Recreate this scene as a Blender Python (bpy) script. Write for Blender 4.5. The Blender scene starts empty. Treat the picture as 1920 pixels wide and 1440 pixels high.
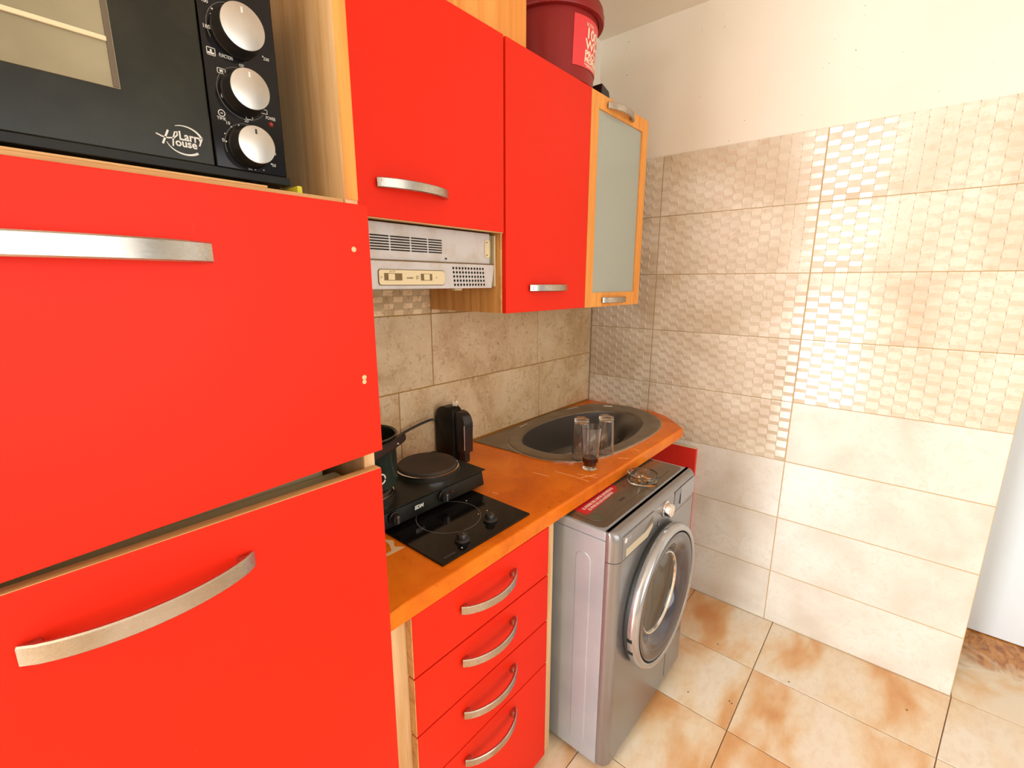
import bpy, bmesh, math, random
from mathutils import Vector, Matrix
random.seed(7)
PI = math.pi
scene = bpy.context.scene
COL = scene.collection

# ------------------------------------------------------------------ camera, light, exposure
cam = bpy.data.cameras.new('camera')
cam.sensor_width = 36.0
cam.lens = 36.0 * 868.0763 / 1920.0
cam.clip_start = 0.02
co = bpy.data.objects.new('camera', cam); COL.objects.link(co)
yaw, pit, rol = 0.8639, -0.216, 0.0009
fw = Vector((math.sin(yaw)*math.cos(pit), math.cos(yaw)*math.cos(pit), math.sin(pit)))
rt = Vector((math.cos(yaw), -math.sin(yaw), 0)); up = rt.cross(fw)
r2 = math.cos(rol)*rt + math.sin(rol)*up; u2 = -math.sin(rol)*rt + math.cos(rol)*up
M = Matrix((r2, u2, -fw)).transposed().to_4x4(); M.translation = Vector((-2.1629, -1.2912, 1.5120))
co.matrix_world = M
scene.camera = co

world = bpy.data.worlds.new('daylight'); scene.world = world; world.use_nodes = True
bg = world.node_tree.nodes['Background']
bg.inputs['Color'].default_value = (0.985, 0.985, 0.97, 1); bg.inputs['Strength'].default_value = 0.46

def area(name, loc, target, sx, sy, power, color):
    l = bpy.data.lights.new(name, 'AREA'); l.shape = 'RECTANGLE'; l.size = sx; l.size_y = sy
    l.energy = power; l.color = color
    o = bpy.data.objects.new(name, l); COL.objects.link(o); o.location = loc
    d = Vector(target) - Vector(loc)
    o.rotation_euler = d.to_track_quat('-Z', 'Y').to_euler()
    return o
# daylight through the glazed door opening of the left wall; an added soft lamp fills from the rear
area('window_daylight', (-4.36, -0.52, 1.22), (0.0, -0.52, 1.22), 0.56, 2.0, 108, (0.965, 0.985, 1.0))
area('rear_fill', (-1.9, -3.7, 1.5), (-1.5, 0, 1.2), 2.6, 1.9, 50, (0.99, 0.985, 0.97))

scene.view_settings.view_transform = 'Standard'; scene.view_settings.look = 'None'
scene.view_settings.gamma = 1.0; scene.view_settings.use_curve_mapping = False
scene.view_settings.exposure = 0.02

# ------------------------------------------------------------------ helpers: objects
def link(o):
    COL.objects.link(o); return o

def tag(o, label=None, cat=None, group=None, kind=None):
    if label: o['label'] = label
    if cat: o['category'] = cat
    if group: o['group'] = group
    if kind: o['kind'] = kind
    return o

def thing(name, loc, label, cat, group=None):
    o = bpy.data.objects.new(name, None); o.empty_display_size = 0.05
    o.location = loc; link(o); o['_o'] = list(loc)
    return tag(o, label, cat, group)

def origin(p):
    return Vector(p['_o']) if p is not None and '_o' in p else Vector((0, 0, 0))

class MB:
    """collects shapes in world coordinates and links them as ONE mesh"""
    def __init__(s): s.bm = bmesh.new()
    def poly(s, pts):
        return s.bm.faces.new([s.bm.verts.new(p) for p in pts])
    def _bev(s, faces, r, seg, sel=None):
        es = set(e for f in faces for e in f.edges)
        if sel: es = [e for e in es if sel(e)]
        bmesh.ops.bevel(s.bm, geom=list(es), offset=r, segments=seg, affect='EDGES', profile=0.5)
    def box(s, x0, x1, y0, y1, z0, z1, r=0, seg=2, sel=None):
        v = [s.bm.verts.new(p) for p in ((x0,y0,z0),(x1,y0,z0),(x1,y1,z0),(x0,y1,z0),(x0,y0,z1),(x1,y0,z1),(x1,y1,z1),(x0,y1,z1))]
        fs = [s.bm.faces.new([v[i] for i in q]) for q in ((3,2,1,0),(4,5,6,7),(0,1,5,4),(1,2,6,5),(2,3,7,6),(3,0,4,7))]
        if r: s._bev(fs, r, seg, sel)
        return s
    def hexa(s, b, t):
        v = [s.bm.verts.new(p) for p in list(b)+list(t)]
        for q in ((3,2,1,0),(4,5,6,7),(0,1,5,4),(1,2,6,5),(2,3,7,6),(3,0,4,7)): s.bm.faces.new([v[i] for i in q])
        return s
    def prism(s, pts, axis, a, b, r=0, seg=2, sel=None):
        """extrude a 2D polygon (list of pairs) along axis between a and b"""
        def P(p, t):
            return {'x': (t, p[0], p[1]), 'y': (p[0], t, p[1]), 'z': (p[0], p[1], t)}[axis]
        va = [s.bm.verts.new(P(p, a)) for p in pts]; vb = [s.bm.verts.new(P(p, b)) for p in pts]
        n = len(pts); fs = [s.bm.faces.new(va[::-1]), s.bm.faces.new(vb)]
        for i in range(n): fs.append(s.bm.faces.new((va[i], va[(i+1) % n], vb[(i+1) % n], vb[i])))
        if r: s._bev(fs, r, seg, sel)
        return s
    def lathe(s, c, prof, n=32, axis='z', close=False):
        """prof: (radius, height) pairs about an axis through c"""
        rings = []
        for (r, h) in prof:
            ring = []
            if r < 1e-6:
                p = {'z': (0, 0, h), 'y': (0, h, 0), 'x': (h, 0, 0)}[axis]
                ring = [s.bm.verts.new(Vector(c)+Vector(p))]
            else:
                for k in range(n):
                    a = 2*PI*k/n; ca, sa = r*math.cos(a), r*math.sin(a)
                    p = {'z': (ca, sa, h), 'y': (ca, h, sa), 'x': (h, ca, sa)}[axis]
                    ring.append(s.bm.verts.new(Vector(c)+Vector(p)))
            rings.append(ring)
        for A, B in zip(rings, rings[1:]+([rings[0]] if close else [])):
            if len(A) == 1 and len(B) == 1: continue
            for k in range(n):
                k2 = (k+1) % n
                if len(A) == 1: s.bm.faces.new((A[0], B[k2], B[k]))
                elif len(B) == 1: s.bm.faces.new((A[k], A[k2], B[0]))
                else: s.bm.faces.new((A[k], A[k2], B[k2], B[k]))
        return s
    def tube(s, pts, r, n=8, rect=None):
        pts = [Vector(p) for p in pts]; rings = []
        for i, p in enumerate(pts):
            d = (pts[min(i+1, len(pts)-1)]-pts[max(i-1, 0)]).normalized()
            ref = Vector((0, 0, 1)) if abs(d.z) < .95 else Vector((1, 0, 0))
            a = d.cross(ref).normalized(); b = a.cross(d).normalized()
            ring = []
            if rect:
                hw, hh = rect
                k = min(hw, hh)*.55
                for (x, y) in ((-hw+k,-hh),(hw-k,-hh),(hw,-hh+k),(hw,hh-k),(hw-k,hh),(-hw+k,hh),(-hw,hh-k),(-hw,-hh+k)):
                    ring.append(s.bm.verts.new(p+a*x+b*y))
            else:
                rr = r[i] if isinstance(r, (list, tuple)) else r
                for k in range(n):
                    t = 2*PI*k/n; ring.append(s.bm.verts.new(p+a*rr*math.cos(t)+b*rr*math.sin(t)))
            rings.append(ring)
        for A, B in zip(rings, rings[1:]):
            m = len(A)
            for k in range(m): s.bm.faces.new((A[k], A[(k+1) % m], B[(k+1) % m], B[k]))
        s.bm.faces.new(rings[0][::-1]); s.bm.faces.new(rings[-1])
        return s
    def loft(s, loops, cap0=False, cap1=False):
        R = [[s.bm.verts.new(p) for p in L] for L in loops]
        for A, B in zip(R, R[1:]):
            m = len(A)
            for k in range(m): s.bm.faces.new((A[k], A[(k+1) % m], B[(k+1) % m], B[k]))
        if cap0: s.bm.faces.new(R[0][::-1])
        if cap1: s.bm.faces.new(R[-1])
        return s
    def build(s, name, mat, parent=None, smooth=None, label=None, loc=None, kind=None):
        bm = s.bm
        bmesh.ops.recalc_face_normals(bm, faces=bm.faces[:])
        if parent is None and loc is None:
            xs = [v.co for v in bm.verts]
            loc = Vector(((min(c.x for c in xs)+max(c.x for c in xs))/2, (min(c.y for c in xs)+max(c.y for c in xs))/2, min(c.z for c in xs)))
        o0 = Vector(loc) if parent is None else origin(parent)
        bmesh.ops.translate(bm, verts=bm.verts[:], vec=-o0)
        me = bpy.data.meshes.new(name); bm.to_mesh(me); bm.free()
        if smooth:
            for p in me.polygons: p.use_smooth = True
            me.set_sharp_from_angle(angle=math.radians(smooth))
        if mat: me.materials.append(mat)
        o = link(bpy.data.objects.new(name, me))
        if parent is not None: o.parent = parent
        else: o.location = o0
        o['_o'] = list(o0)
        if label: o['label'] = label
        if kind: o['kind'] = kind
        return o

def text(name, body, size, loc, right, upv, mat, parent, align='CENTER', depth=0.0004, shear=0, space=1.0, bold=0, bend=None, sx=1.0, fitw=None):
    cu = bpy.data.curves.new('tmp', 'FONT'); cu.body = body; cu.size = size; cu.align_x = align; cu.align_y = 'CENTER'
    cu.extrude = depth; cu.shear = shear; cu.space_character = space; cu.offset = bold; cu.resolution_u = 3
    t = link(bpy.data.objects.new('tmp', cu))
    dg = bpy.context.evaluated_depsgraph_get()
    me = bpy.data.meshes.new_from_object(t.evaluated_get(dg))
    bpy.data.objects.remove(t); bpy.data.curves.remove(cu)
    R = Vector(right).normalized(); U = Vector(upv).normalized(); N = R.cross(U)
    o0 = origin(parent)
    if fitw: sx = fitw/(max(v.co.x for v in me.vertices)-min(v.co.x for v in me.vertices))
    for v in me.vertices:
        c = v.co.copy(); c.x *= sx
        v.co = (bend(c) if bend else Vector(loc)+R*c.x+U*c.y+N*c.z) - o0
    me.name = name; me.materials.clear(); me.materials.append(mat)
    o = link(bpy.data.objects.new(name, me)); o.parent = parent; o['_o'] = list(o0)
    return o

def struct(o):
    o['kind'] = 'structure'; return o

def catmull(P, k=5, closed=True):
    n = len(P); out = []
    for i in range(n if closed else n-1):
        p0, p1, p2, p3 = [Vector(P[(i+j) % n]) if closed else Vector(P[max(0, min(n-1, i+j))]) for j in (-1, 0, 1, 2)]
        for j in range(k):
            t = j/k
            out.append(tuple(0.5*((2*p1)+(p2-p0)*t+(2*p0-5*p1+4*p2-p3)*t*t+(3*p1-p0-3*p2+p3)*t**3)))
    if not closed: out.append(tuple(P[-1]))
    return out

def rrect(x0, x1, y0, y1, r, n=5):
    out = []
    for (cx, cy, a0) in ((x1-r, y1-r, 0), (x0+r, y1-r, PI/2), (x0+r, y0+r, PI), (x1-r, y0+r, 1.5*PI)):
        for k in range(n+1):
            a = a0+PI/2*k/n; out.append((cx+r*math.cos(a), cy+r*math.sin(a)))
    return out

# ------------------------------------------------------------------ helpers: materials
def srgb(r, g, b):
    f = lambda c: c/12.92 if c <= .04045 else ((c+.055)/1.055)**2.4
    return (f(r/255), f(g/255), f(b/255), 1)

class Mat:
    def __init__(s, name, col=(.8, .8, .8, 1), rough=.5, metal=0, **kw):
        m = bpy.data.materials.new(name); m.use_nodes = True; s.m = m; s.nt = m.node_tree
        s.b = s.nt.nodes['Principled BSDF']
        s.b.inputs['Base Color'].default_value = col; s.b.inputs['Roughness'].default_value = rough
        s.b.inputs['Metallic'].default_value = metal
        for k, v in kw.items(): s.b.inputs[k.replace('_', ' ')].default_value = v
    def n(s, t, **kw):
        x = s.nt.nodes.new(t)
        for k, v in kw.items(): setattr(x, k, v)
        return x
    def l(s, a, b): s.nt.links.new(a, b)
    def coord(s, scale=(1, 1, 1), rot=(0, 0, 0), rnd=0, kind='Object'):
        tc = s.n('ShaderNodeTexCoord'); mp = s.n('ShaderNodeMapping')
        mp.inputs['Scale'].default_value = scale; mp.inputs['Rotation'].default_value = rot
        out = tc.outputs[kind]
        if rnd:
            oi = s.n('ShaderNodeObjectInfo'); ml = s.n('ShaderNodeMath', operation='MULTIPLY'); ml.inputs[1].default_value = rnd
            s.l(oi.outputs['Random'], ml.inputs[0]); ad = s.n('ShaderNodeVectorMath', operation='ADD')
            s.l(out, ad.inputs[0]); s.l(ml.outputs[0], ad.inputs[1]); out = ad.outputs[0]
        s.l(out, mp.inputs['Vector']); return mp.outputs[0]
    def noise(s, vec, scale=5, detail=4, rough=.5, dist=0):
        x = s.n('ShaderNodeTexNoise'); s.l(vec, x.inputs['Vector'])
        x.inputs['Scale'].default_value = scale; x.inputs['Detail'].default_value = detail
        x.inputs['Roughness'].default_value = rough; x.inputs['Distortion'].default_value = dist
        return x.outputs['Fac']
    def ramp(s, fac, stops):
        r = s.n('ShaderNodeValToRGB'); s.l(fac, r.inputs['Fac']); e = r.color_ramp.elements
        while len(e) < len(stops): e.new(.5)
        for el, (p, c) in zip(e, stops):
            el.position = p; el.color = c if len(c) == 4 else (*c, 1)
        return r.outputs['Color']
    def mix(s, fac, a, b, mode='MIX'):
        x = s.n('ShaderNodeMix', data_type='RGBA', blend_type=mode)
        for i, v in ((0, fac), (6, a), (7, b)):
            if hasattr(v, 'is_linked'): s.l(v, x.inputs[i])
            else: x.inputs[i].default_value = v
        return x.outputs[2]
    def base(s, c): s.l(c, s.b.inputs['Base Color']); return s
    def rough(s, fac, lo, hi):
        x = s.n('ShaderNodeMapRange'); s.l(fac, x.inputs[0]); x.inputs[3].default_value = lo; x.inputs[4].default_value = hi
        s.l(x.outputs[0], s.b.inputs['Roughness']); return s
    def bump(s, fac, strength=.1, dist=.002):
        x = s.n('ShaderNodeBump'); x.inputs['Strength'].default_value = strength; x.inputs['Distance'].default_value = dist
        s.l(fac, x.inputs['Height']); s.l(x.outputs[0], s.b.inputs['Normal']); return s

BW = lambda v: (v, v, v, 1)
def plain(name, col, rough=.5, metal=0, **kw): return Mat(name, col, rough, metal, **kw).m

def laminate(name, col, chips=True):
    a = Mat(name, col, .48, 0, Specular_IOR_Level=.22)
    v = a.coord((1, 1, 1), rnd=3)
    big = a.noise(v, 3, 3); c = a.mix(a.ramp(big, [(.35, BW(0)), (.7, BW(.16))]), col, (col[0]*.82, col[1]*.6, col[2]*.6, 1))
    if chips:   # fine scratches in the lacquer
        w = a.coord((60, 60, 6), (0, .9, .3), rnd=5); s1 = a.noise(w, 1, 2, .5)
        g = a.noise(v, 7, 2)
        k = a.n('ShaderNodeMath', operation='MULTIPLY'); a.l(a.ramp(s1, [(.76, BW(0)), (.78, BW(1))]), k.inputs[0]); a.l(a.ramp(g, [(.52, BW(0)), (.62, BW(.7))]), k.inputs[1])
        c = a.mix(k.outputs[0], c, (.86, .35, .27, 1))
    a.base(c); a.bump(a.noise(v, 260, 2), .04, .0006)
    return a.m

def wood(name, dark, light, axis='z', scale=1.0, rough=.5, contrast=1):
    a = Mat(name, light, rough, 0, Specular_IOR_Level=.35)
    st = {'x': (1.2, 22, 22), 'y': (22, 1.2, 22), 'z': (22, 22, 1.2)}[axis]
    v = a.coord(tuple(q*scale for q in st), rnd=4)
    g = a.noise(v, 1.6, 5, .6, .6); f = a.noise(a.coord(tuple(q*scale*5 for q in st), rnd=4), 2, 3)
    c = a.ramp(g, [(.3, dark), (.62, light)])
    c = a.mix(a.ramp(f, [(.35, BW(.12)), (.6, BW(0))]), c, (dark[0]*.6, dark[1]*.6, dark[2]*.55, 1))
    a.base(c); a.bump(f, .05, .0008)
    return a.m

RED = laminate('red_laminate', (.80, .020, .003, 1))
REDP = laminate('red_board', (.72, .03, .018, 1), False)
BEECH = wood('beech_wood', srgb(205, 140, 72), srgb(232, 176, 104), 'z')
BEECHP = wood('pale_beech_wood', srgb(214, 166, 108), srgb(238, 204, 154), 'z')
BEECHX = wood('beech_wood_rail', srgb(205, 140, 72), srgb(232, 176, 104), 'x')
FRAME = wood('orange_beech_frame', srgb(226, 140, 58), srgb(240, 168, 84), 'z')
EDGEW = wood('board_edge', srgb(190, 140, 80), srgb(222, 180, 120), 'x')

def worktop_mat():
    a = Mat('orange_worktop', srgb(216, 104, 14), .36, 0, Specular_IOR_Level=.28)
    v = a.coord((1, 1, 1)); n1 = a.noise(v, 5, 5, .6, .8); n2 = a.noise(v, 38, 4, .6)
    c = a.ramp(n1, [(.28, srgb(200, 92, 6)), (.5, srgb(228, 116, 10)), (.75, srgb(242, 138, 24))])
    c = a.mix(a.ramp(n2, [(.3, BW(.22)), (.42, BW(0))]), c, srgb(160, 66, 6))
    w = a.coord((14, 70, 14), (0, 0, .55)); s1 = a.noise(w, 1.3, 2); g = a.noise(v, 4.2, 2)
    k = a.n('ShaderNodeMath', operation='MULTIPLY'); a.l(a.ramp(s1, [(.70, BW(0)), (.73, BW(1))]), k.inputs[0]); a.l(a.ramp(g, [(.52, BW(0)), (.6, BW(.9))]), k.inputs[1])
    c = a.mix(k.outputs[0], c, srgb(250, 190, 130))
    sp = a.noise(v, 95, 1); c = a.mix(a.ramp(sp, [(.205, BW(1)), (.235, BW(0))]), c, srgb(110, 30, 10))
    a.base(c); a.rough(n2, .25, .45); a.bump(n2, .06, .001)
    return a.m
WORK = worktop_mat()

def tile_mat(name, base, dark, light):
    a = Mat(name, base, .12, 0, Specular_IOR_Level=.5)
    v = a.coord((1, 1, 1), rnd=9); big = a.noise(v, 4, 3, .5, .4); fine = a.noise(v, 34, 6, .68, 1.2); vein = a.noise(v, 75, 5, .7, 2.2)
    c = a.ramp(big, [(.3, dark), (.52, base), (.75, light)])
    c = a.mix(a.ramp(fine, [(.34, BW(.55)), (.5, BW(0))]), c, dark)
    c = a.mix(a.ramp(vein, [(.56, BW(0)), (.7, BW(.5))]), c, light)
    a.base(c); a.rough(fine, .1, .2); a.bump(fine, .03, .0006)
    return a.m
TILE = tile_mat('beige_marble_tile', srgb(224, 213, 195), srgb(203, 186, 162), srgb(235, 228, 215))
TILEB = tile_mat('tan_relief_shade', srgb(217, 204, 183), srgb(198, 180, 154), srgb(229, 219, 202))  # darker tan paints shade on the downward slopes of the relief
STEPSHADE = plain('relief_step_shade', srgb(188, 164, 132), .3)  # darker tone paints shade on the steps between relief columns
TILEP = tile_mat('pale_marble_tile', srgb(227, 222, 212), srgb(212, 204, 190), srgb(236, 234, 228))

def backtile_mat(name, k):  # tan holds grime plus the back wall's shade painted in
    a = Mat(name, srgb(205, 182, 150), .2, 0, Specular_IOR_Level=.5)
    S = lambda r, g, b_: srgb(r*k, g*k, b_*k)
    v = a.coord((1, 1, 1), rnd=9); big = a.noise(v, 5, 4, .6, .6); fine = a.noise(v, 40, 6, .7, 1.4); vein = a.noise(v, 26, 5, .7, 2.4)
    c = a.ramp(big, [(.3, S(176, 142, 100)), (.5, S(205, 176, 136)), (.75, S(220, 198, 164))])
    c = a.mix(a.ramp(fine, [(.3, BW(.75)), (.46, BW(0))]), c, S(140, 102, 62))
    c = a.mix(a.ramp(vein, [(.56, BW(0)), (.68, BW(.6))]), c, S(226, 206, 174))
    a.base(c); a.rough(fine, .16, .34); a.bump(fine, .03, .0006)
    return a.m
BTILE = backtile_mat('stained_shaded_tile', 1.0); BTILEB = backtile_mat('stained_shaded_band', 1.12)  # second copy is lighter, for the relief bands

def floor_mat(name, stops, sc=3.0):
    a = Mat(name, (.7, .6, .5, 1), .2, 0, Specular_IOR_Level=.45)
    v = a.coord((1.0, 1.9, 1), (0, 0, .75), rnd=11)
    big = a.noise(v, sc, 4, .45, .4); fine = a.noise(v, 26, 5, .6, .5)
    c = a.ramp(big, stops)
    c = a.mix(a.ramp(fine, [(.3, BW(.2)), (.55, BW(0))]), c, srgb(196, 138, 88))
    a.base(c); a.rough(fine, .14, .3)
    return a.m
FLOOR = floor_mat('cream_and_rust_floor_tile', [(.31, srgb(202, 140, 84)), (.42, srgb(216, 170, 120)), (.52, srgb(227, 206, 174)), (.62, srgb(230, 218, 198))], 2.6)
def doorway_tile():
    a = Mat('brown_marble_floor_tile', (.7, .6, .5, 1), .2, 0, Specular_IOR_Level=.45)
    v = a.coord((1, 1, 1)); big = a.noise(v, 7, 4, .5, .6); fine = a.noise(a.coord((1, 2.4, 1), (0, 0, .5)), 16, 5, .6, .8)
    sx = a.n('ShaderNodeSeparateXYZ'); tc = a.n('ShaderNodeTexCoord'); a.l(tc.outputs['Object'], sx.inputs[0])
    k = a.n('ShaderNodeMath', operation='MULTIPLY_ADD'); a.l(sx.outputs[0], k.inputs[0]); k.inputs[1].default_value = 1.5; a.l(big, k.inputs[2])
    brown = a.ramp(fine, [(.35, srgb(150, 86, 26)), (.6, srgb(204, 138, 68))])
    cream = a.ramp(big, [(.36, srgb(218, 178, 130)), (.55, srgb(226, 208, 180))])
    a.base(a.mix(a.ramp(k.outputs[0], [(.47, BW(0)), (.60, BW(1))]), cream, brown)); a.rough(fine, .14, .3)
    return a.m
FLOORB = doorway_tile()
GROUT = plain('ochre_grout', srgb(198, 170, 122), .9)
GROUTB = plain('dirty_ochre_grout', srgb(156, 116, 46), .9)
GROUTF = plain('dark_floor_grout', srgb(120, 92, 66), .95)
def plaster():
    a = Mat('white_plaster', srgb(238, 232, 220), .85, 0, Specular_IOR_Level=.2)
    v = a.coord(); sp = a.noise(v, 90, 1); big = a.noise(v, 2, 3)
    c = a.ramp(big, [(.3, srgb(234, 225, 208)), (.7, srgb(240, 233, 219))])
    c = a.mix(a.ramp(sp, [(.2, BW(.7)), (.215, BW(0))]), c, srgb(110, 90, 64))
    a.base(c); a.bump(a.noise(v, 150, 3), .08, .001); return a.m
PLASTER = plaster()
WHITEP = plain('white_door_paint', srgb(230, 240, 248), .4)
GREYP = plain('door_edge_shadow', srgb(170, 172, 178), .5)

def brushed(name, col, rough=.3, axis='x', metal=1.0):
    a = Mat(name, col, rough, metal)
    st = {'x': (4, 220, 220), 'z': (220, 220, 4), 'y': (220, 4, 220)}[axis]
    v = a.coord(st); g = a.noise(v, 1.5, 3); d = a.noise(a.coord(), 14, 3, .5)
    a.base(a.mix(a.ramp(d, [(.3, BW(.35)), (.55, BW(0))]), col, (col[0]*.55, col[1]*.5, col[2]*.42, 1)))
    a.rough(g, rough*.8, rough*1.3); return a.m
STEEL = brushed('brushed_nickel', (.52, .48, .42, 1), .27)
CHROME = plain('chrome', (.78, .78, .79, 1), .14, 1)
CAPS = brushed('turned_aluminium', (.56, .53, .48, 1), .3, 'z')
BLACK = plain('black_plastic', (.012, .011, .010, 1), .35)
BLACKG = plain('black_gloss', (.006, .005, .005, 1), .1, 0, Specular_IOR_Level=.28)
def dirty_black(name, col, rough):
    a = Mat(name, col, rough); v = a.coord(); d = a.noise(v, 9, 4, .6)
    a.base(a.mix(a.ramp(d, [(.4, BW(0)), (.7, BW(.35))]), col, (col[0]*3+.01, col[1]*3+.01, col[2]*2.4+.005, 1)))
    a.rough(d, rough*.7, rough*1.6); return a.m
OVENB = dirty_black('black_oven_glass', (.012, .012, .006, 1), .22); OVENB.node_tree.nodes['Principled BSDF'].inputs['Specular IOR Level'].default_value = .3
MATTE = dirty_black('greasy_black_enamel', (.008, .0075, .006, 1), .34); MATTE.node_tree.nodes['Principled BSDF'].inputs['Specular IOR Level'].default_value = .22
PLATE = dirty_black('cast_iron_plate', (.035, .022, .015, 1), .6)
DARK = plain('dark_gap', (.006, .005, .004, 1), .9)
WHITE = plain('white_print', srgb(225, 222, 212), .5)
GREYPR = plain('grey_print', srgb(120, 118, 112), .5)
OVENW = Mat('oven_window_reflection', srgb(150, 142, 112), .12, 0, Specular_IOR_Level=.5); _v = OVENW.coord()  # beige paints the bright room mirrored in the oven glass
OVENW.base(OVENW.ramp(OVENW.noise(_v, 6, 4), [(.3, srgb(128, 118, 88)), (.7, srgb(160, 150, 120))])); OVENW = OVENW.m
CREAM = plain('cream_enamel', srgb(226, 210, 170), .45)
CREAMP = plain('yellowed_plastic', srgb(222, 206, 166), .5)
HOODG = dirty = Mat('grey_hood_metal', srgb(196, 192, 190), .42); _v = HOODG.coord(); HOODG.base(HOODG.mix(HOODG.ramp(HOODG.noise(_v, 18, 5, .65), [(.3, BW(.45)), (.55, BW(0))]), srgb(200, 196, 194), srgb(168, 148, 116))); HOODG = HOODG.m
SINKM = Mat('bronze_grey_sink', srgb(120, 108, 92), .3, .5); _v = SINKM.coord(); SINKM.base(SINKM.ramp(SINKM.noise(_v, 14, 4), [(.3, srgb(116, 103, 86)), (.7, srgb(138, 125, 106))])); SINKM = SINKM.m
BOWLM = plain('dark_sink_bowl', (.26, .25, .24, 1), .36, .9)
GLASS = plain('clear_glass', (1, 1, 1, 1), .0, 0, Transmission_Weight=1.0, IOR=1.45)
ASHG = plain('thick_glass', (.97, 1, .95, 1), .02, 0, Transmission_Weight=1.0, IOR=1.45)
COLA = plain('dark_drink', (.05, .008, .006, 1), .05)
FROST = plain('frosted_glass', srgb(166, 172, 160), .16, 0, Specular_IOR_Level=.5)
WSIL = Mat('silver_washer_paint', srgb(176, 180, 182), .32, .12); _v = WSIL.coord(); WSIL.base(WSIL.ramp(WSIL.noise(_v, 7, 4), [(.3, srgb(158, 167, 174)), (.7, srgb(172, 180, 186))])); WSIL = WSIL.m
WTOP = plain('washer_top_reflection', srgb(120, 108, 92), .22, .55)  # taupe paints the dark cabinets mirrored in the silver top
WFRONT = plain('silver_front_plastic', srgb(146, 144, 144), .27, .65)
WGLASS = plain('smoky_door_glass', (.11, .10, .11, 1), .07, .5)
WDARK = plain('dark_door_glass', (.035, .033, .028, 1), .06, .1)
BUCK = Mat('burgundy_plastic', (.27, .014, .012, 1), .38, 0, Specular_IOR_Level=.3).m
LABELR = plain('pink_red_label', (.78, .045, .055, 1), .35)
LABELW = plain('cream_lettering', srgb(246, 232, 205), .5)
STICK = plain('red_sticker', (.55, .015, .03, 1), .35)
GREEN = plain('green_enamel', (.03, .10, .06, 1), .25, .4)
YELLOW = plain('yellow_sponge', (.62, .55, .03, 1), .7)
PAPER = plain('crumpled_white_paper', srgb(232, 214, 184), .7)
BUTT = plain('cigarette_paper', srgb(238, 226, 204), .7)
FILTER = plain('cork_filter', srgb(206, 140, 66), .7)
ASH = plain('grey_ash', srgb(120, 110, 98), .95)
REDLED = plain('red_lamp', (.30, .02, .01, 1), .25)
DISPLAY = plain('grey_display', srgb(150, 150, 152), .25, .3)
SPOT = plain('bare_chipboard', srgb(226, 196, 150), .8)

# ------------------------------------------------------------------ room
CEIL = 2.63
def slab(name, mat, *b, parent=None):
    o = MB().box(*b).build(name, mat, parent); return struct(o) if parent is None else o
floor = slab('floor', GROUTF, -4.5, 1.6, -4.2, .1, -.12, -.003)
ceiling = slab('ceiling', PLASTER, -4.5, 1.6, -4.2, .1, CEIL, CEIL+.1)
wall_back = slab('wall_back', PLASTER, -4.5, .12, .006, .12, 0, CEIL)
wall_right = slab('wall_right', PLASTER, .006, .12, -1.6025, .006, 0, CEIL)
slab('grout_bed', GROUTB, -1.80, -.002, .0020, .006, .6, 1.665, parent=wall_back)
slab('grout_bed', GROUT, .0022, .006, -1.6025, 0, 0, 2.066, parent=wall_right)
# left wall with the glazed door opening the daylight comes through
wl = MB(); wl.box(-4.42, -4.30, -4.2, -.80, 0, CEIL); wl.box(-4.42, -4.30, -.80, -.24, 2.22, CEIL); wl.box(-4.42, -4.30, -.24, .1, 0, CEIL)
struct(wl.build('wall_left', PLASTER))
# the passage beyond the tiled wall: white door in a white wall
struct(MB().box(.565, .66, -4.2, .1, 0, CEIL).build('wall_passage', PLASTER))
door = struct(MB().box(.522, .56, -3.0, -1.672, .004, 2.08, .002).build('door_1', WHITEP))
MB().box(.526, .562, -1.669, -1.56, .004, 2.1).build('door_shadow_strip', GREYP, door, label='grey shadow-line strip beside the white door')  # grey strip paints the shadow line beside the door frame

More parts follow.
